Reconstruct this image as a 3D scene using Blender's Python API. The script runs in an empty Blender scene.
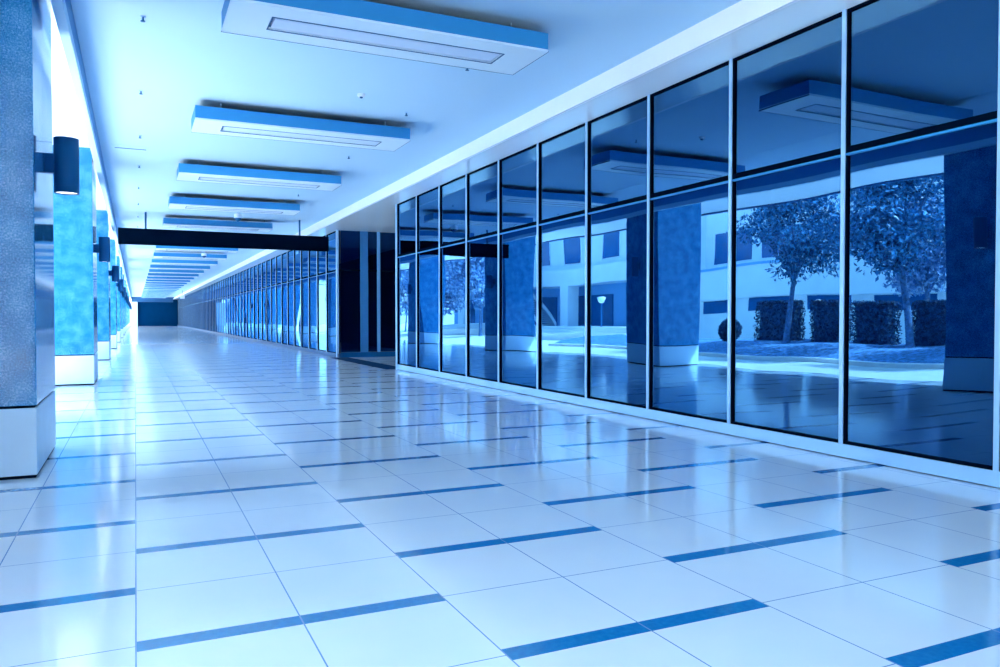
import bpy, bmesh, math, random
from mathutils import Vector, Matrix
random.seed(7)
C = bpy.context.scene.collection
R = math.radians

# ------------------------------------------------------------------ helpers
class MB:
    """collects boxes, cylinders and tubes, then links them as ONE mesh object"""
    def __init__(s): s.v = []; s.f = []; s.sm = []
    def add(s, vs, fs, smooth=False):
        o = len(s.v); s.v += [tuple(p) for p in vs]
        s.f += [tuple(i + o for i in f) for f in fs]; s.sm += [smooth] * len(fs)
        return s
    def box(s, x0, x1, y0, y1, z0, z1, bev=0.0):
        if bev <= 0:
            vs = [(x, y, z) for x in (x0, x1) for y in (y0, y1) for z in (z0, z1)]
            return s.add(vs, [(0, 1, 3, 2), (4, 6, 7, 5), (0, 4, 5, 1), (2, 3, 7, 6), (0, 2, 6, 4), (1, 5, 7, 3)])
        bm = bmesh.new(); bmesh.ops.create_cube(bm, size=1)
        for v in bm.verts:
            v.co = Vector(((x0 + x1) / 2 + v.co.x * (x1 - x0), (y0 + y1) / 2 + v.co.y * (y1 - y0), (z0 + z1) / 2 + v.co.z * (z1 - z0)))
        bmesh.ops.bevel(bm, geom=bm.edges[:], offset=bev, segments=2, profile=.5, affect='EDGES')
        bm.verts.index_update()
        s.add([v.co[:] for v in bm.verts], [[v.index for v in f.verts] for f in bm.faces]); bm.free()
        return s
    def tube(s, pts, rads, n=12, caps=True):
        pts = [Vector(p) for p in pts]; rings = []
        for i, p in enumerate(pts):
            d = (pts[min(i + 1, len(pts) - 1)] - pts[max(i - 1, 0)]).normalized()
            a = d.orthogonal().normalized() if i == 0 else (rings[-1][1] - d * rings[-1][1].dot(d)).normalized()
            b = d.cross(a)
            rings.append(([p + (a * math.cos(t) + b * math.sin(t)) * rads[i] for t in [2 * math.pi * k / n for k in range(n)]], a))
        vs = [q for r, _ in rings for q in r]; fs = []
        for i in range(len(pts) - 1):
            for k in range(n):
                fs.append((i * n + k, i * n + (k + 1) % n, (i + 1) * n + (k + 1) % n, (i + 1) * n + k))
        s.add(vs, fs, True)
        if caps:
            m = len(pts) - 1
            s.add(vs[:n], [tuple(range(n))[::-1]]); s.add(vs[m * n:], [tuple(range(n))])
        return s
    def build(s, name, mat, parent=None):
        me = bpy.data.meshes.new(name); me.from_pydata(s.v, [], s.f)
        me.polygons.foreach_set('use_smooth', s.sm); me.update()
        bm = bmesh.new(); bm.from_mesh(me); bmesh.ops.recalc_face_normals(bm, faces=bm.faces[:]); bm.to_mesh(me); bm.free()
        me.materials.append(mat)
        o = bpy.data.objects.new(name, me); C.objects.link(o)
        if parent: o.parent = parent
        return o

def tag(o, label=None, cat=None, group=None, kind=None):
    for k, v in (('label', label), ('category', cat), ('group', group), ('kind', kind)):
        if v: o[k] = v
    return o
def empty(name, loc=(0, 0, 0), rz=0):
    o = bpy.data.objects.new(name, None); C.objects.link(o); o.location = loc; o.rotation_euler = (0, 0, rz)
    o.empty_display_size = .2
    return o
KIDS = {}
def copy_tree(o, parent=None):
    c = o.copy(); C.objects.link(c)
    if parent: c.parent = parent
    for ch in [x for x in bpy.data.objects if x.parent == o]: copy_tree(ch, c)
    return c
def struct(name, mb, mat, label, cat, parent=None):
    return tag(mb.build(name, mat, parent), label, cat, None, 'structure')
ORD = ['first', 'second', 'third', 'fourth', 'fifth', 'sixth', 'seventh', 'eighth', 'ninth', 'tenth', 'eleventh', 'twelfth',
       'thirteenth', 'fourteenth', 'fifteenth', 'sixteenth', 'seventeenth', 'eighteenth', 'nineteenth']
def ordinal(n):
    if n <= 19: return ORD[n - 1]
    t = ['', '', 'twenty', 'thirty', 'forty', 'fifty', 'sixty', 'seventy'][n // 10]
    tt = {'twenty': 'twentieth', 'thirty': 'thirtieth', 'forty': 'fortieth', 'fifty': 'fiftieth', 'sixty': 'sixtieth', 'seventy': 'seventieth'}
    return tt[t] if n % 10 == 0 else t + '-' + ORD[n % 10 - 1]

# ------------------------------------------------------------------ materials
def new_mat(name):
    m = bpy.data.materials.new(name); m.use_nodes = True
    nt = m.node_tree; b = nt.nodes['Principled BSDF']
    return m, nt, b
def plain(name, col, rough=.5, metal=0.0, spec=.5, noise=0.0, nscale=4.0, bump=0.0):
    m, nt, b = new_mat(name)
    b.inputs['Roughness'].default_value = rough; b.inputs['Metallic'].default_value = metal
    b.inputs['Specular IOR Level'].default_value = spec
    tc = nt.nodes.new('ShaderNodeTexCoord'); n = nt.nodes.new('ShaderNodeTexNoise'); n.inputs['Scale'].default_value = nscale
    n.inputs['Detail'].default_value = 4
    nt.links.new(tc.outputs['Object'], n.inputs['Vector'])
    r = nt.nodes.new('ShaderNodeValToRGB')
    r.color_ramp.elements[0].position = .3; r.color_ramp.elements[1].position = .7
    r.color_ramp.elements[0].color = tuple(c * (1 - noise) for c in col) + (1,)
    r.color_ramp.elements[1].color = tuple(min(1, c * (1 + noise)) for c in col) + (1,)
    nt.links.new(n.outputs['Fac'], r.inputs['Fac']); nt.links.new(r.outputs['Color'], b.inputs['Base Color'])
    if bump:
        bp = nt.nodes.new('ShaderNodeBump'); bp.inputs['Strength'].default_value = bump; bp.inputs['Distance'].default_value = .01
        nt.links.new(n.outputs['Fac'], bp.inputs['Height']); nt.links.new(bp.outputs['Normal'], b.inputs['Normal'])
    return m

M = {}
M['ceiling'] = plain('ceiling_paint', (.46, .69, .89), .8, noise=.015, nscale=.3)
M['soffit'] = plain('soffit_panel', (.88, .95, .98), .16, noise=.015, nscale=.5)
M['white'] = plain('white_paint', (.88, .91, .96), .55, noise=.01)
M['fixture'] = plain('fixture_enamel', (.68, .84, .96), .4, noise=.01)
M['fixture_panel'] = plain('fixture_panel', (.60, .74, .93), .5, noise=.01)
M['fixture_side'] = plain('fixture_side', (.02, .26, .58), .5, noise=.02)
M['navy'] = plain('navy_metal', (.004, .11, .28), .5, spec=.25, noise=.05)
M['navy_black'] = plain('dark_board', (.0006, .005, .016), .8, spec=0.0, noise=.05)
M['alu'] = plain('aluminium', (.42, .68, .94), .35, metal=.35, noise=.02)
M['gasket'] = plain('gasket', (.0005, .005, .016), .8, spec=0.0, noise=.05)
M['dark_wall'] = plain('dark_wall', (.001, .036, .11), .8, spec=0.0, noise=.06, nscale=1)
M['mid_wall'] = plain('mid_blue_wall', (.01, .10, .26), .5, noise=.06, nscale=1)
M['interior'] = plain('interior_dark', (.003, .03, .08), .8, noise=.1, nscale=.6)
M['blind'] = plain('interior_blind', (.25, .48, .80), .8, noise=.1)
M['plinth'] = plain('plinth_stone', (.60, .79, .95), .35, noise=.03, nscale=3)
M['kerb'] = plain('kerb_stone', (.86, .84, .82), .6, noise=.06, nscale=6)
M['band_blue'] = plain('band_blue', (.05, .24, .52), .4, noise=.05)
M['mat'] = plain('entrance_mat', (.001, .028, .085), .9, spec=.05, noise=.2, nscale=40)
M['bark'] = plain('bark', (.10, .20, .36), .9, noise=.5, nscale=9, bump=.6)
M['soil'] = plain('planting_bed', (.10, .24, .44), .95, noise=.6, nscale=7, bump=.8)
M['render_wall'] = plain('building_render', (.86, .88, .90), .8, noise=.05, nscale=.8)
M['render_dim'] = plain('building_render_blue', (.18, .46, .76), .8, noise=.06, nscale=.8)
M['bglass'] = plain('building_glass', (.01, .12, .30), .15, noise=.1, nscale=.6)

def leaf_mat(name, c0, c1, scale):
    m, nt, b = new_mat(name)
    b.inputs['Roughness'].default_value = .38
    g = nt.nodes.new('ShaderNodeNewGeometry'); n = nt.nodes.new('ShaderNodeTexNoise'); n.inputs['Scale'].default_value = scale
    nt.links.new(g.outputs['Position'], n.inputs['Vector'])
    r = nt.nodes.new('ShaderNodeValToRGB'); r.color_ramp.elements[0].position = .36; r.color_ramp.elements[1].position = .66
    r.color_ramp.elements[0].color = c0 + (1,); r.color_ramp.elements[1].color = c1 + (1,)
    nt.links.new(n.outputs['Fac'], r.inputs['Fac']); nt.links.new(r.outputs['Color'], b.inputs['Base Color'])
    return m
M['leaf'] = leaf_mat('tree_leaves', (.003, .05, .14), (.07, .36, .64), 5)
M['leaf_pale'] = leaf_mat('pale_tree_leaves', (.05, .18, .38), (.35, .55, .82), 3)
M['hedge'] = leaf_mat('hedge_leaves', (.002, .03, .09), (.03, .13, .30), 7)

def granite():
    m, nt, b = new_mat('speckled_granite')
    tc = nt.nodes.new('ShaderNodeTexCoord')
    n1 = nt.nodes.new('ShaderNodeTexNoise'); n1.inputs['Scale'].default_value = 55; n1.inputs['Detail'].default_value = 5; n1.inputs['Roughness'].default_value = .75
    n2 = nt.nodes.new('ShaderNodeTexNoise'); n2.inputs['Scale'].default_value = 3.5; n2.inputs['Detail'].default_value = 6
    nt.links.new(tc.outputs['Object'], n1.inputs['Vector']); nt.links.new(tc.outputs['Object'], n2.inputs['Vector'])
    mx = nt.nodes.new('ShaderNodeMath'); mx.operation = 'MULTIPLY_ADD'; mx.inputs[1].default_value = .35
    nt.links.new(n2.outputs['Fac'], mx.inputs[0]); nt.links.new(n1.outputs['Fac'], mx.inputs[2])
    r = nt.nodes.new('ShaderNodeValToRGB'); e = r.color_ramp.elements
    e[0].position = .50; e[0].color = (.003, .09, .29, 1); e[1].position = .90; e[1].color = (.24, .56, .85, 1)
    k = e.new(.68); k.color = (.02, .25, .54, 1)
    nt.links.new(mx.outputs[0], r.inputs['Fac']); nt.links.new(r.outputs['Color'], b.inputs['Base Color'])
    b.inputs['Roughness'].default_value = .07; b.inputs['Specular IOR Level'].default_value = .22
    return m
M['granite'] = granite()

class NM:
    """node maths"""
    def __init__(s, nt): s.nt = nt
    def __call__(s, op, a, b=None, c=None):
        n = s.nt.nodes.new('ShaderNodeMath'); n.operation = op
        for i, x in enumerate((a, b, c)):
            if x is None: continue
            if isinstance(x, (int, float)): n.inputs[i].default_value = x
            else: s.nt.links.new(x, n.inputs[i])
        return n.outputs[0]
TX, PY_, SW, YS = .795, 1.70, .13, 4.07      # tile width, strip period, strip width, first strip
def floor_mat():
    m, nt, b = new_mat('tiled_floor'); q = NM(nt)
    g = nt.nodes.new('ShaderNodeNewGeometry'); sp = nt.nodes.new('ShaderNodeSeparateXYZ')
    nt.links.new(g.outputs['Position'], sp.inputs[0]); X, Y = q('ADD', sp.outputs[0], .012), sp.outputs[1]
    par = q('FLOORED_MODULO', q('FLOOR', q('DIVIDE', X, 2 * TX)), 2.0)
    yy = q('FLOORED_MODULO', q('SUBTRACT', q('SUBTRACT', Y, YS), q('MULTIPLY', par, -.845)), PY_)
    strip = q('LESS_THAN', yy, SW)
    xm = q('FLOORED_MODULO', X, TX)
    def near(v, at, w): return q('LESS_THAN', q('ABSOLUTE', q('SUBTRACT', v, at)), w)
    seam = q('MAXIMUM', near(xm, 0, .004), near(xm, TX, .004))
    seam = q('MAXIMUM', seam, near(yy, SW + (PY_ - SW) / 2, .004))
    tile = nt.nodes.new('ShaderNodeTexNoise'); tile.inputs['Scale'].default_value = 1.4; tile.inputs['Detail'].default_value = 3
    nt.links.new(g.outputs['Position'], tile.inputs['Vector'])
    r = nt.nodes.new('ShaderNodeValToRGB'); r.color_ramp.elements[0].position = .3; r.color_ramp.elements[1].position = .7
    r.color_ramp.elements[0].color = (.79, .87, .96, 1); r.color_ramp.elements[1].color = (.84, .91, .97, 1)
    nt.links.new(tile.outputs['Fac'], r.inputs['Fac'])
    r2 = nt.nodes.new('ShaderNodeValToRGB'); r2.color_ramp.elements[0].position = .3; r2.color_ramp.elements[1].position = .7
    r2.color_ramp.elements[0].color = (.004, .17, .43, 1); r2.color_ramp.elements[1].color = (.009, .215, .50, 1)
    n3 = nt.nodes.new('ShaderNodeTexNoise'); n3.inputs['Scale'].default_value = 30
    nt.links.new(g.outputs['Position'], n3.inputs['Vector']); nt.links.new(n3.outputs['Fac'], r2.inputs['Fac'])
    def mix(f, a, bcol):
        n = nt.nodes.new('ShaderNodeMix'); n.data_type = 'RGBA'; nt.links.new(f, n.inputs[0])
        for i, x in ((6, a), (7, bcol)):
            if isinstance(x, tuple): n.inputs[i].default_value = x
            else: nt.links.new(x, n.inputs[i])
        return n.outputs[2]
    c = mix(strip, r.outputs['Color'], r2.outputs['Color'])
    c = mix(seam, c, (.16, .32, .58, 1))
    nt.links.new(c, b.inputs['Base Color'])
    b.inputs['Roughness'].default_value = .10; b.inputs['IOR'].default_value = 1.75
    return m
M['floor'] = floor_mat()

def paving_mat():
    m, nt, b = new_mat('plaza_paving')
    g = nt.nodes.new('ShaderNodeNewGeometry'); br = nt.nodes.new('ShaderNodeTexBrick')
    br.inputs['Scale'].default_value = 1.0; br.inputs['Brick Width'].default_value = .8; br.inputs['Row Height'].default_value = .8
    br.inputs['Mortar Size'].default_value = .008; br.offset = 0.0
    br.inputs['Color1'].default_value = (.84, .79, .72, 1); br.inputs['Color2'].default_value = (.87, .82, .75, 1); br.inputs['Mortar'].default_value = (.4, .55, .75, 1)
    nt.links.new(g.outputs['Position'], br.inputs['Vector']); nt.links.new(br.outputs['Color'], b.inputs['Base Color'])
    b.inputs['Roughness'].default_value = .35
    return m
M['paving'] = paving_mat()

def glass_mat(name, refl0, trans, warp=1.0):
    m = bpy.data.materials.new(name); m.use_nodes = True; nt = m.node_tree; nt.nodes.clear()
    out = nt.nodes.new('ShaderNodeOutputMaterial'); mx = nt.nodes.new('ShaderNodeMixShader')
    gl = nt.nodes.new('ShaderNodeBsdfGlossy'); gl.inputs['Roughness'].default_value = 0.0; gl.inputs['Color'].default_value = (.17, .47, .82, 1)
    tr = nt.nodes.new('ShaderNodeBsdfTransparent'); tr.inputs['Color'].default_value = trans + (1,)
    g = nt.nodes.new('ShaderNodeNewGeometry'); n = nt.nodes.new('ShaderNodeTexNoise')
    n.inputs['Scale'].default_value = .55; n.inputs['Detail'].default_value = 0.0
    nt.links.new(g.outputs['Position'], n.inputs['Vector'])
    bp = nt.nodes.new('ShaderNodeBump'); bp.inputs['Strength'].default_value = 1.0; bp.inputs['Distance'].default_value = .008 * warp
    nt.links.new(n.outputs['Fac'], bp.inputs['Height']); nt.links.new(bp.outputs['Normal'], gl.inputs['Normal'])
    lw = nt.nodes.new('ShaderNodeLayerWeight'); lw.inputs['Blend'].default_value = .5    # Facing = 1 - cos
    q = NM(nt)
    f = q('MULTIPLY_ADD', q('POWER', lw.outputs['Facing'], 4.0), 1.0 - refl0, refl0)
    nt.links.new(f, mx.inputs[0]); nt.links.new(tr.outputs[0], mx.inputs[1]); nt.links.new(gl.outputs[0], mx.inputs[2])
    nt.links.new(mx.outputs[0], out.inputs[0])
    return m
M['glass'] = glass_mat('reflective_glass', .32, (.05, .20, .40))
M['pane_dark'] = glass_mat('dark_reflective_glass', .12, (.3, .55, .8), .5)

def emit_mat(name, col, st):
    m, nt, b = new_mat(name)
    b.inputs['Base Color'].default_value = col + (1,); b.inputs['Emission Color'].default_value = col + (1,); b.inputs['Emission Strength'].default_value = st
    return m
M['lamp_glow'] = emit_mat('lamp_diffuser', (.90, .95, 1), 1.2)

# ------------------------------------------------------------------ dimensions (metres, camera at x=0 y=0, corridor runs along +y)
YB, YE = -7.0, 162.0            # corridor back edge and far wall
ZC = 5.5                       # ceiling
XL, XS, XG = -.69, 6.57, 7.33   # ceiling left edge, right soffit edge, glass plane
ZS, ZT = 5.08, 3.5              # soffit, transom
Y_REC0, Y_REC1 = 6.35 + 1.85 * 9, 30.8   # recess between the two glass fronts
XI = 12.0                       # back of the rooms behind the glass

# floor / ground
struct('floor', MB().box(-3.0, XI, YB, YE, -.2, 0), M['floor'], 'pale blue polished tile floor with dark blue inlay strips', 'floor')
struct('ground', MB().box(-60, -3.0, -30, YE + 20, -.3, -.02), M['paving'], 'pale paved plaza outside the colonnade', 'ground')
# ceiling
struct('ceiling', MB().box(XL, 6.80, YB, YE, ZC, ZC + .3), M['ceiling'], 'smooth pale blue corridor ceiling', 'ceiling')
struct('trim_1', MB().box(XL - .12, XL, YB, YE, 5.05, 5.19, .01), M['ceiling'], 'narrow pale lip along the colonnade side of the ceiling', 'trim')
struct('trim_12', MB().box(XL - .12, XL - .005, YB, YE, 5.19, ZC + .3), M['fixture_side'], 'blue strip coloured like a shaded gap above the lip on the colonnade side of the ceiling', 'trim')  # nearly flush strip; its blue stands in for the shade of a reveal
struct('trim_2', MB().box(XS, XS + .06, YB, YE, ZS, 5.27).box(6.78, 6.88, YB, YE, 5.2, ZC + .3).box(XS + .06, 6.88, YB, YE, 5.2, 5.26), M['white'], 'bright white fascia strip where ceiling meets the soffit', 'trim')
sm = MB()
y = YB
sm.box(XS + .06, XI, YB, YE, ZS, ZS + .1)
struct('trim_3', sm, M['soffit'], 'pale panelled soffit running above the glass fronts', 'soffit')
# canopy over the pillars and its outer edge
struct('roof', MB().box(-5.4, XL - .10, YB - 6, YE + 6, 5.61, 5.9), M['white'], 'white canopy underside above the row of pillars', 'canopy')
struct('trim_4', MB().box(-5.5, -5.4, YB - 6, YE + 6, 5.55, 6.2), M['mid_wall'], 'outer edge of the white canopy, coloured dark for its shade', 'trim')  # the shade on this edge is put into its dark colour
struct('roof.001', MB().box(XL - .1, XI + .3, YB, YE, ZC + .32, ZC + .5), M['dark_wall'], 'roof slab above the corridor ceiling', 'roof')

# ------------------------------------------------------------------ glass fronts
def make_bay(w, post=.055):
    t = empty('window_1'); t['kind'] = 'structure'
    z0, z1 = .16, ZS
    MB().box(.0, .012, .02, w - .02, ZT + .035, z1 - .03).build('pane', M['glass'], t)
    MB().box(.0, .012, .02, w - .02, z0 + .03, ZT - .065).build('pane', M['glass'], t)
    MB().box(-.03, .06, .03, w - .03, ZT - .035, ZT + .035, .006).build('transom', M['gasket'], t)
    g = MB()
    for za, zb in ((z0, ZT), (ZT, z1)):
        g.box(-.03, .02, post / 2, post / 2 + .014, za, zb); g.box(-.03, .02, w - post / 2 - .014, w - post / 2, za, zb)
    g.box(-.03, .02, post / 2, w - post / 2, z0, z0 + .03); g.box(-.03, .02, post / 2, w - post / 2, z1 - .03, z1)
    g.build('gasket', M['gasket'], t)
    MB().box(-.05, -.03, -post / 2, post / 2, z0, z1, .004).build('mullion', M['alu'], t)
    MB().box(-.03, .08, -post / 2 + .006, post / 2 - .006, z0, z1).build('mullion_web', M['gasket'], t)
    MB().box(-.035, .06, .03, w - .03, ZT - .065, ZT - .04).build('transom_bead', M['fixture_side'], t)
    return t
bay0 = make_bay(1.85)
yb = [4.58] + [6.35 + 1.85 * k for k in range(9)]
n = 0
for k, y in enumerate(reversed(yb)):
    o = bay0 if k == 0 else copy_tree(bay0)
    o.location = (XG, y, 0)
    if k == 9: o.scale = (1, (6.35 - 4.58) / 1.85, 1)
    n += 1; o.name = 'window_%d' % n
    tag(o, ('%s tall glass bay of the near front, counted from the dark recess' % ordinal(k + 1)), 'window', 'glass bays of the near front')
# the bay that runs on past the picture's right edge
o = copy_tree(bay0); o.location = (XG, 4.58 - 1.85, 0); n += 1; o.name = 'window_%d' % n
tag(o, 'eleventh tall glass bay of the near front, cut off by the picture edge', 'window', 'glass bays of the near front')
pe = struct('trim_5', MB().box(XG - .065, XG + .06, Y_REC0 - .03, Y_REC0 + .05, 0, ZS, .004), M['alu'], 'slim aluminium corner post at the near side of the recess', 'trim')
nf = int((YE - Y_REC1) / 1.85)
for k in range(nf):
    o = copy_tree(bay0); o.location = (XG, Y_REC1 + .10 + 1.85 * k, 0); n += 1; o.name = 'window_%d' % n
    tag(o, '%s narrow glass bay of the far front, counted from the recess corner' % ordinal(k + 1), 'window', 'glass bays of the far front')
struct('trim_6', MB().box(XG - .065, XG + .03, Y_REC1 - .02, Y_REC1 + .10, 0, ZS, .006), M['alu'], 'aluminium corner post where the far glass front begins', 'trim')
struct('baseboard_right', MB().box(XG - .05, XG + .12, YB, Y_REC0 + .07, .012, .16, .006), M['alu'], 'pale metal sill along the foot of the near glass front', 'baseboard')
struct('baseboard_left', MB().box(XG - .05, XG + .12, Y_REC1 - .02, YE, .012, .16, .006), M['mid_wall'], 'blue metal sill along the foot of the far glass front', 'baseboard')
# recess: dark glazed return wall, mat
def make_return():
    t = empty('window_%d' % (n + 1), (XG, Y_REC1, 0)); t['kind'] = 'structure'
    tag(t, 'dark glass return wall at the back of the recess', 'window')
    xs = [.10, 1.66, 2.9, 4.6]
    for a, b in zip(xs[:-1], xs[1:]):
        MB().box(a + .02, b - .02, 0, .012, .22, ZT - .03).build('pane', M['pane_dark'], t)
        MB().box(a + .02, b - .02, 0, .012, ZT + .03, ZS).build('pane', M['pane_dark'], t)
    MB().box(.1, 4.6, -.02, .04, ZT - .03, ZT + .03).build('transom', M['gasket'], t)
    MB().box(.1, 4.6, -.03, .05, 0, .2, .004).build('kickplate', M['navy'], t)
    MB().box(.90, 1.22, -.03, .05, .2, ZS, .004).build('pale_band', M['band_blue'], t)  # solid strip standing in for a paler band seen in the glass
    for x in xs[1:-1]:
        MB().box(x - .06, x + .06, -.06, .05, .2, ZS, .004).build('mullion', M['render_dim'], t)
make_return()
tag(MB().box(XG - .35, XG + .35, Y_REC0 + .12, Y_REC1 - .06, 0, .012, .004).build('entrance_mat', M['mat']), 'long dark blue mat lying across the mouth of the recess', 'mat')
# rooms behind the glass
struct('wall_right', MB().box(XI - .05, XI + .2, YB, YE, 0, ZS), M['interior'], 'dark rear wall of the rooms behind the glass', 'wall')
struct('wall_recess', MB().box(XG + .1, XI - .05, Y_REC0, Y_REC0 + .08, 0, ZS), M['interior'], 'dark side wall closing the near glazed room', 'wall')
struct('wall_added_left', MB().box(-3.0, -2.8, 2.7, 8.9, 0, 5.61), M['mid_wall'], 'unseen blue side wall added before the first pillar to shade its front', 'wall')  # unseen wall, added to keep light off the first pillar's front
struct('wall_added_back', MB().box(-2.5, XI, YB - .2, YB, 0, ZC), M['dark_wall'], 'unseen dark wall added behind the camera to cut the light from there', 'wall')  # unseen wall, added to hold back light from behind the camera
struct('wall_far', MB().box(-.5, XI, YE, YE + .2, 0, ZC), M['dark_wall'], 'dark wall at the far end of the corridor', 'wall')
struct('trim_8', MB().box(XL, XS, YE - .6, YE, 4.55, ZC), M['mid_wall'], 'blue lintel across the far end wall', 'trim')
struct('trim_9', MB().box(XL - .6, .35, YE - .8, YE - .01, 0, 4.55), M['plinth'], 'pale pier beside the dark far wall', 'pier')
# a few partitions in the far rooms
# ------------------------------------------------------------------ ceiling fixtures
def make_fixture():
    t = empty('ceiling_fixture')
    L, W, H = 3.99, 1.07, .245
    hb = MB()
    sx0, sx1, sy0, sy1 = .50, L - .50, .33, .74     # slot opening in the underside
    hb.box(0, L, 0, sy0, .0, .03); hb.box(0, L, sy1, W, 0, .03); hb.box(0, sx0, sy0, sy1, 0, .03); hb.box(sx1, L, sy0, sy1, 0, .03)
    hb.build('faceplate', M['fixture'], t); hb = MB()
    hb.box(0, L, 0, .02, .03, H); hb.box(0, L, W - .02, W, .03, H); hb.box(0, .02, .02, W - .02, .03, H); hb.box(L - .02, L, .02, W - .02, .03, H)
    hb.build('housing', M['fixture_side'], t)
    MB().box(.02, L - .02, .02, W - .02, H - .03, H - .005).build('top_cover', M['navy_black'], t)  # unseen; coloured black to deepen the shade above the fixture
    MB().box(sx0 - .02, sx1 + .02, sy0 - .02, sy1 + .02, .07, .09).build('slot_back', M['navy'], t)
    MB().box(sx0 + .03, sx1 - .03, sy0 + .05, sy1 - .05, .005, .06, .004).build('louvre_panel', M['fixture_panel'], t)
    tr = MB()
    for ya, yb_ in ((sy0 - .014, sy0), (sy1, sy1 + .014)): tr.box(sx0, sx1, ya, yb_, -.006, .004)
    for xa, xb in ((sx0 - .014, sx0), (sx1, sx1 + .014)): tr.box(xa, xb, sy0 - .014, sy1 + .014, -.006, .004)
    tr.build('slot_trim', M['navy'], t)
    for x in (.45, L - .45):
        for y in (.2, W - .2):
            MB().tube([(x, y, H - .01), (x, y, ZC - 5.12)], [.008, .008], 8).build('hanger_rod', M['alu'], t)
    fr = MB()
    fr.box(-.006, L + .006, W, W + .006, -.004, .012); fr.box(L, L + .006, 0, W, -.004, .012)
    fr.build('edge_bead', M['navy'], t)
    return t
fx0 = make_fixture()
for k in range(26):
    o = fx0 if k == 0 else copy_tree(fx0)
    o.location = (.99, 9.1 + 5.71 * k, 5.12)
    lab = 'large white slotted ceiling fixture nearest the camera' if k == 0 else '%s white slotted ceiling fixture, counted along the ceiling from the nearest' % ordinal(k + 1)
    tag(o, lab, 'ceiling fixture', 'slotted ceiling fixtures down the corridor')

# ------------------------------------------------------------------ pillars and wall lamps
PX0, PX1, PD = -2.5, -.90, 2.0
def make_pillar():
    t = empty('pillar')
    MB().box(PX0, PX1, 0, PD, .725, 5.61, .008).build('shaft', M['granite'], t)
    MB().box(PX0 + .02, PX1 - .02, .02, PD - .02, .70, .725).build('shadow_joint', M['gasket'], t)
    MB().box(PX0, PX1, 0, PD, .03, .70, .008).build('plinth', M['plinth'], t)
    MB().box(PX0 + .015, PX1 - .015, .015, PD - .015, 0, .03).build('base_joint', M['gasket'], t)
    return t
def make_lamp():
    t = empty('wall_lamp')
    n_ = 28
    b = MB(); ro, ri = .127, .115
    outer = [(.0, ro, 3.0), (.0, ro, 3.65)]
    # open-ended tube with wall thickness
    vs = []; fs = []
    for r, z in ((ro, 0), (ro, .615), (ri, .615), (ri, 0)):
        vs += [(r * math.cos(2 * math.pi * k / n_), r * math.sin(2 * math.pi * k / n_), z) for k in range(n_)]
    for a in range(4):
        c = (a + 1) % 4
        for k in range(n_): fs.append((a * n_ + k, a * n_ + (k + 1) % n_, c * n_ + (k + 1) % n_, c * n_ + k))
    b.add(vs, fs, True)
    b.build('shade', M['navy'], t)
    MB().tube([(0, 0, .012), (0, 0, .022)], [ri, ri], n_).build('diffuser', M['lamp_glow'], t)
    MB().tube([(0, 0, .57), (0, 0, .58)], [ri, ri], n_).build('top_lens', M['fixture_panel'], t)
    MB().box(-.21, -.115, -.06, .06, .22, .43, .006).build('bracket', M['navy'], t)
    return t
p0, l0 = make_pillar(), make_lamp()
for k in range(13):
    y = 8.95 + 11.85 * k
    o = p0 if k == 0 else copy_tree(p0); o.location = (0, y, 0)
    lab = ['nearest blue speckled granite pillar with pale plinth, cut by the picture edge', 'speckled granite pillar standing just behind the nearest one'][k] if k < 2 else '%s granite pillar of the colonnade, counted from the nearest' % ordinal(k + 1)
    tag(o, lab, 'pillar', 'granite pillars of the colonnade', 'thing')
    o = l0 if k == 0 else copy_tree(l0); o.location = (PX1 + .21, y + 1.08, 3.0)
    lab = 'large dark cylinder wall lamp on the nearest pillar' if k == 0 else 'dark cylinder wall lamp on the %s pillar from the camera' % ordinal(k + 1)
    tag(o, lab, 'wall lamp', 'cylinder wall lamps on the pillars')

# ------------------------------------------------------------------ hanging sign, sprinklers, cameras
t = empty('hanging_sign', (0, 31.5, 0)); tag(t, 'long black sign board hanging across the corridor on two rods', 'sign')
MB().box(-.55, 7.12, 0, .2, 4.29, 4.88, .01).build('board', M['navy_black'], t)
for x in (.37, 5.98): MB().tube([(x, .1, 4.87), (x, .1, ZC)], [.035, .035], 10).build('rod', M['navy'], t)
def make_sprinkler():
    t = empty('sprinkler')
    MB().tube([(0, 0, .0), (0, 0, -.012)], [.045, .045], 14).build('escutcheon', M['alu'], t)
    MB().tube([(0, 0, -.01), (0, 0, -.06), (0, 0, -.07)], [.014, .014, .02], 10).build('stem', M['navy'], t)
    MB().tube([(0, 0, -.078), (0, 0, -.086)], [.038, .038], 14).build('deflector', M['navy'], t)
    MB().tube([(.02, 0, -.06), (0.012, 0, -.08)], [.005, .005], 6).tube([(-.02, 0, -.06), (-.012, 0, -.08)], [.005, .005], 6).build('yoke', M['navy'], t)
    return t
s0 = make_sprinkler(); i = 0
for side, x in (('colonnade', .12), ('glass', 4.7)):
    for k in range(8):
        o = s0 if i == 0 else copy_tree(s0); i += 1
        yv = 11.15 + 3.62 * k
        if side == 'glass': yv = (11.2, 14.2, 18.6, 21.9, 25.0, 28.6, 32.2, 35.9)[k]
        o.location = (x, yv, ZC)
        o.scale = (.8, .8, .7)
        tag(o, '%s small ceiling sprinkler from the camera in the row nearer the %s' % (ordinal(k + 1), 'pillars' if side == 'colonnade' else 'glass'), 'sprinkler', 'ceiling sprinklers')
t = empty('smoke_detector', (3.6, 13.36, ZC)); tag(t, 'small round smoke detector on the ceiling between the two nearest fixtures', 'smoke detector')
MB().tube([(0, 0, 0), (0, 0, -.03), (0, 0, -.05)], [.07, .07, .05], 18).build('body', M['white'], t)
MB().tube([(0, 0, -.05), (0, 0, -.07)], [.03, .025], 12).build('sensor', M['navy'], t)
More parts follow.
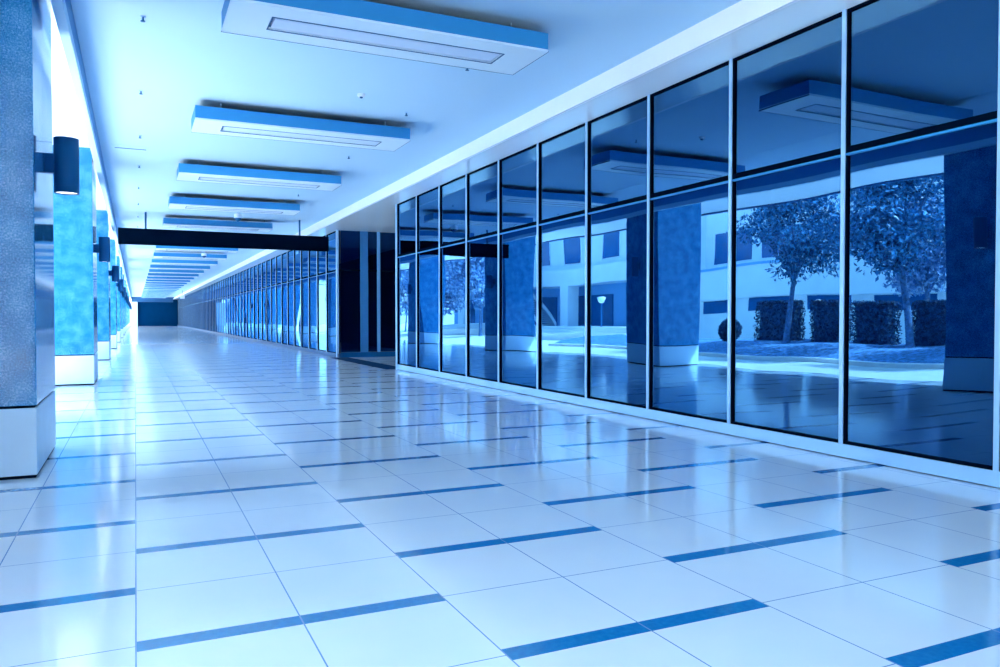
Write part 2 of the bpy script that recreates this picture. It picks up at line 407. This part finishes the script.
def make_cam():
    t = empty('dome_camera')
    MB().tube([(0, 0, 0), (0, 0, -.30)], [.03, .03], 10).build('drop_pole', M['alu'], t)
    MB().tube([(0, 0, -.28), (0, 0, -.30), (0, 0, -.44)], [.08, .13, .13], 20).build('housing', M['white'], t)
    MB().tube([(0, 0, -.44), (0, 0, -.49), (0, 0, -.53), (0, 0, -.55)], [.115, .105, .07, .02], 20).build('dome', M['navy'], t)
    return t
c0 = make_cam(); c0.location = (3.26, 28.4, ZC); tag(c0, 'white dome camera hanging just in front of the black sign board', 'camera', 'dome cameras')
c1 = copy_tree(c0); c1.location = (3.51, 46.5, ZC); tag(c1, 'white dome camera on the ceiling beyond the black sign board', 'camera', 'dome cameras')
t = empty('ceiling_hatch', (-.07, 19.9, ZC)); tag(t, 'small flush panel with a dark slot on the ceiling by the colonnade', 'ceiling hatch')
MB().box(-.40, .40, -.35, .35, -.008, 0, .003).build('panel', M['ceiling'], t)
MB().box(-.33, .33, -.05, -.01, -.016, -.006).build('slot', M['navy'], t)
t = empty('light_box', (6.1, 120, 0)); tag(t, 'small white box hanging under the ceiling near the far end', 'sign')
MB().box(-.3, .3, 0, .2, 4.3, 4.8, .01).build('box', M['white'], t)
MB().tube([(0, .1, 4.8), (0, .1, ZC)], [.03, .03], 8).build('rod', M['navy'], t)

# ------------------------------------------------------------------ the plaza outside the colonnade
struct('trim_10', MB().box(-7.45, -7.15, 8, 40, -.02, .13, .02), M['kerb'], 'pale stone kerb along the planting bed outside', 'kerb')
# planting bed: a low mound
def bed():
    nx, ny = 24, 80; x0, x1, y0, y1 = -13.5, -7.45, 8.0, 40.0
    vs = []; fs = []
    for i in range(nx + 1):
        for j in range(ny + 1):
            u, v = i / nx, j / ny
            h = .10 + .42 * math.sin(min(1, (1 - u) * 1.8) * math.pi / 2) + .05 * math.sin(v * 40) * math.sin(u * 9) + random.uniform(-.02, .02)
            if i == nx: h = .10
            vs.append((x0 + (x1 - x0) * u, y0 + (y1 - y0) * v, h))
    for i in range(nx):
        for j in range(ny):
            a = i * (ny + 1) + j; fs.append((a, a + ny + 1, a + ny + 2, a + 1))
    return MB().add(vs, fs, True)
def bed_h(x):
    u = (x + 13.5) / 6.05
    return .10 + .42 * math.sin(min(1, (1 - u) * 1.8) * math.pi / 2)
tag(bed().build('planting_bed', M['soil']), 'low mounded planting bed behind the kerb outside', 'planting bed', None, 'structure')

def leaves(pts, size, rnd):
    mb = MB()
    vs = []; fs = []
    for p in pts:
        d = Vector((rnd.gauss(0, 1), rnd.gauss(0, 1), rnd.gauss(0, .8))).normalized(); a = d.orthogonal().normalized()
        a.rotate(Matrix.Rotation(rnd.uniform(0, 6.28), 3, d)); b = d.cross(a)
        s = size * rnd.uniform(.7, 1.3); o = len(vs); p = Vector(p)
        vs += [p - a * s, p + b * s * .42 + d * s * .12, p + a * s, p - b * s * .42 + d * s * .12]
        fs += [(o, o + 1, o + 2), (o, o + 2, o + 3)]
    mb.v = [tuple(v) for v in vs]; mb.f = fs; mb.sm = [False] * len(fs)
    return mb
def tree(x, y, h, fork, rad, label, seed, mat='leaf', lean=0.0, nl=7000, ls=.115):
    rnd = random.Random(seed); z0 = bed_h(x) - .05 if -13.5 < x < -7.45 and 8 < y < 40 else -.05
    t = empty('broadleaf_tree', (x, y, z0)); tag(t, label, 'tree', 'trees on the plaza')
    tk = MB(); H = h - z0; f = fork - z0
    top = Vector((lean * .6, lean, f))
    tk.tube([(0, 0, 0), (0, 0, .15), (lean * .2, lean * .35, f * .45), tuple(top)], [.20, .14, .115, .10], 10)
    cl = []
    cen = Vector((lean * .5, lean * .8, (f + H) / 2 + .15))
    for k in range(9):
        an = k * 2.4 + rnd.uniform(-.3, .3); rr = rad * rnd.uniform(.35, .75)
        e = cen + Vector((math.cos(an) * rr, math.sin(an) * rr, rnd.uniform(-.25, .45) * (H - f)))
        mid = top.lerp(e, .5) + Vector((0, 0, .25))
        tk.tube([tuple(top - Vector((0, 0, .1))), tuple(mid), tuple(e)], [.06, .04, .012], 6)
        cl.append(e)
    tk.build('trunk', M['bark'], t)
    for k in range(16):
        an = rnd.uniform(0, 6.28); zz = rnd.uniform(-1, 1); q = math.sqrt(max(0, 1 - zz * zz * .9)) * rnd.uniform(.45, .95)
        cl.append(cen + Vector((math.cos(an) * q * rad, math.sin(an) * q * rad, zz * (H - f) * .5)))
    pts = []
    for k in range(nl):
        c = cl[k % len(cl)]; d = Vector((rnd.gauss(0, 1), rnd.gauss(0, 1), rnd.gauss(0, 1))).normalized() * (rnd.random() ** .45)
        p = c + Vector((d.x, d.y, d.z * .72)) * rad * .48
        if p.z < f - .35 + .25 * rnd.random(): continue
        pts.append(p)
    leaves(pts, ls, rnd).build('crown', M[mat], t)
tree(-10.6, 25.0, 6.75, 3.15, 2.2, 'broad leafy tree in the planting bed, mirrored in the ninth near glass bay', 3, lean=-.25)
tree(-10.6, 19.1, 6.8, 3.3, 2.2, 'broad leafy tree in the planting bed, mirrored in the tenth near glass bay', 5, lean=.25)
tree(-10.9, 13.6, 6.6, 2.9, 2.2, 'broad leafy tree in the planting bed hidden behind the nearest pillar', 8)
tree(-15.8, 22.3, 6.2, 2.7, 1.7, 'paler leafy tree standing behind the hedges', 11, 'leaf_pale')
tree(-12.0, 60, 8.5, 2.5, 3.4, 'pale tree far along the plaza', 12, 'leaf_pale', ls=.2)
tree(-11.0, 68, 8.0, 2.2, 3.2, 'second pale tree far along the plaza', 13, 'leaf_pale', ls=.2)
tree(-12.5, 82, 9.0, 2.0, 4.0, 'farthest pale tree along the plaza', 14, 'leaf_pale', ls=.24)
def hedge(x0, x1, y0, y1, z1, label, seed):
    rnd = random.Random(seed); z0 = bed_h((x0 + x1) / 2) - .06
    t = empty('clipped_hedge', ((x0 + x1) / 2, (y0 + y1) / 2, z0)); tag(t, label, 'hedge', 'clipped hedge blocks in the planting bed')
    a, b, h = (x1 - x0) / 2, (y1 - y0) / 2, z1 - z0
    MB().box(-a + .08, a - .08, -b + .08, b - .08, 0, h - .08, .06).build('inner_mass', M['hedge'], t)
    pts = []
    for k in range(2600):
        f = rnd.choice('xXyYzz'); p = [rnd.uniform(-a, a), rnd.uniform(-b, b), rnd.uniform(.02, h)]
        if f == 'x': p[0] = -a
        elif f == 'X': p[0] = a
        elif f == 'y': p[1] = -b
        elif f == 'Y': p[1] = b
        else: p[2] = h
        pts.append([c + rnd.uniform(-.06, .06) for c in p])
    leaves(pts, .07, rnd).build('foliage', M['hedge'], t)
hedge(-11.8, -11.15, 25.1, 27.2, 2.2, 'dark clipped hedge block farthest along the planting bed', 21)
hedge(-11.8, -11.15, 22.5, 24.1, 2.2, 'dark clipped hedge block between the two leafy trees', 22)
hedge(-11.8, -11.15, 20.45, 21.9, 2.15, 'dark clipped hedge block third from the nearest', 23)
hedge(-11.8, -11.15, 18.1, 19.5, 2.15, 'dark clipped hedge block behind the tree at the first pillar', 24)
hedge(-11.8, -11.15, 15.3, 17.3, 2.15, 'dark clipped hedge block nearest the camera', 25)
def ball(x, y, r, label, seed):
    rnd = random.Random(seed); t = empty('round_shrub', (x, y, bed_h(x) - .05)); tag(t, label, 'shrub')
    tk = MB()
    for k in range(6): tk.tube([(0, 0, 0), (math.cos(k) * r * .4, math.sin(k) * r * .4, r)], [.03, .01], 6)
    tk.build('stems', M['bark'], t)
    pts = []
    for k in range(2600):
        d = Vector((rnd.gauss(0, 1), rnd.gauss(0, 1), rnd.gauss(0, 1))).normalized() * r * rnd.uniform(.75, 1.0)
        pts.append((d.x, d.y, max(.03, d.z + r)))
    leaves(pts, .07, rnd).build('foliage', M['hedge'], t)
ball(-11.0, 28.6, .55, 'round clipped shrub at the far end of the hedges', 31)

# building across the plaza: two wings
def bx(mb, *a): return mb.box(*a)
def wing_far():
    t = empty('plaza_building', (-18, 58, 0)); tag(t, 'pale building with balcony and columns across the plaza', 'building')
    def P(name, mat, *boxes, bev=0):
        m = MB()
        for b in boxes: m.box(*b, bev)
        return m.build(name, M[mat], t)
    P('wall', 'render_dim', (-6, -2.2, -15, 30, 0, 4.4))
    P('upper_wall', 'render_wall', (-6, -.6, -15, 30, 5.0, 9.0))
    P('balcony', 'render_wall', (-2.5, 0, -15, 30, 4.4, 4.75), (-.15, 0, -15, 30, 4.75, 5.7))
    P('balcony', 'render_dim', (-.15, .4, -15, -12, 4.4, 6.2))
    for k in range(8):
        y0 = -13.5 + 5.2 * k
        w = P('window', 'bglass', (-.62, -.55, y0, y0 + 2.6, 6.2, 8.2))
        MB().box(-.57, -.50, y0 - .08, y0, 6.1, 8.3).box(-.57, -.50, y0 + 2.6, y0 + 2.68, 6.1, 8.3).box(-.57, -.5, y0, y0 + 2.6, 8.2, 8.3).build('frame', M['white'], w)
    for k in range(5):
        y0 = -14.4 + 9 * k
        P('storefront', 'bglass', (-2.2, -2.1, y0 + .5, y0 + 7, .95, 3.6))
    for y0 in (-1.8, 10, 22): P('column', 'render_wall', (-1.2, 0, y0, y0 + 1.4, 0, 4.4))
    # open stair
    st = MB()
    for s in (0, 1.6):
        vs = [(-1.6 + s, 3.2, .9), (-1.6 + s, 3.2, 1.25), (-1.6 + s, 8.2, 4.75), (-1.6 + s, 8.2, 4.4)]
        vs += [(x + .12, y_, z) for x, y_, z in vs]
        st.add(vs, [(0, 1, 2, 3), (7, 6, 5, 4), (0, 4, 5, 1), (1, 5, 6, 2), (2, 6, 7, 3), (3, 7, 4, 0)])
    st.build('stair_stringer', M['white'], t)
    sp = MB()
    for k in range(20): sp.box(-1.5, .05, 3.3 + .245 * k, 3.6 + .245 * k, 1.02 + .175 * k, 1.07 + .175 * k)
    sp.build('stair_treads', M['kerb'], t)
wing_far()
def wing_near():
    t = empty('plaza_building', (-20, 28, 0)); tag(t, 'pale banded building standing behind the trees', 'building')
    def P(name, mat, *boxes):
        m = MB()
        for b in boxes: m.box(*b)
        return m.build(name, M[mat], t)
    P('wall', 'render_wall', (-8, 0, -26, 15, 0, 4.7))
    P('upper_wall', 'render_wall', (-8, -1.2, -26, 15, 4.7, 9.5))
    for k in range(9):
        y0 = -25.6 + 4.5 * k
        w = P('window', 'bglass', (-.02, .03, y0, y0 + 3.2, 1.95, 2.75))
        P('window', 'bglass', (-1.22, -1.15, y0, y0 + 3.6, 5.2, 7.2))
    P('parapet', 'render_wall', (-.1, .35, -26, 15, 2.8, 4.7))
    P('parapet_cap', 'render_dim', (-.15, .42, -26, 15, 4.7, 4.85))
wing_near()
struct('trim_11', MB().box(-18, -13.2, 41.3, 75, -.02, .55).box(-18, -13.9, 41.3, 75, .55, .78).box(-18, -14.3, 41.3, 75, .78, .98), M['kerb'], 'broad pale stone steps in front of the balcony building', 'steps')
t = empty('lamp_post', (-14.6, 45.9, .98)); tag(t, 'slim lamp post with a round head on the stone steps', 'lamp post')
MB().tube([(0, 0, 0), (0, 0, 1.75)], [.05, .04], 10).build('post', M['navy'], t)
MB().tube([(0, 0, 1.72), (0, 0, 1.8), (0, 0, 2.1), (0, 0, 2.16)], [.08, .16, .26, .12], 14).build('head', M['white'], t)

# ------------------------------------------------------------------ light
w = bpy.data.worlds.new('sky'); bpy.context.scene.world = w; w.use_nodes = True
nt = w.node_tree; bg = nt.nodes['Background']
tc = nt.nodes.new('ShaderNodeTexCoord'); sp = nt.nodes.new('ShaderNodeSeparateXYZ'); nt.links.new(tc.outputs['Generated'], sp.inputs[0])
rp = nt.nodes.new('ShaderNodeValToRGB'); e = rp.color_ramp.elements
e[0].position = 0.0; e[0].color = (.80, .93, 1, 1); e[1].position = .7; e[1].color = (.34, .71, 1, 1)
nt.links.new(sp.outputs[2], rp.inputs['Fac']); nt.links.new(rp.outputs['Color'], bg.inputs['Color'])
bg.inputs['Strength'].default_value = 3.2
sd = bpy.data.lights.new('sun', 'SUN'); sd.energy = 15.0; sd.angle = R(.53); sd.color = (1, .93, .82)
so = bpy.data.objects.new('sun', sd); C.objects.link(so); so.location = (-5, -20, 30)
so.rotation_euler = Vector((-.62, -.70, 1.0)).to_track_quat('Z', 'Y').to_euler()

# ------------------------------------------------------------------ camera
cd = bpy.data.cameras.new('camera'); cam = bpy.data.objects.new('camera', cd); C.objects.link(cam)
cam.location = (0, 0, 1.6); cam.rotation_euler = (R(90 - 1.1755), 0, R(-25.163))
cd.sensor_width = 36; cd.lens = 775.7 * 36 / 1000; cd.clip_end = 400; cd.clip_start = .05
sc = bpy.context.scene; sc.camera = cam
sc.view_settings.view_transform = 'Standard'; sc.view_settings.look = 'None'; sc.view_settings.gamma = 1; sc.view_settings.use_curve_mapping = False
sc.view_settings.exposure = 1.0
sc.cycles.use_denoising = True
sc.cycles.max_bounces = 12; sc.cycles.diffuse_bounces = 7; sc.cycles.glossy_bounces = 6; sc.cycles.transparent_max_bounces = 12
sc.cycles.sample_clamp_indirect = 12
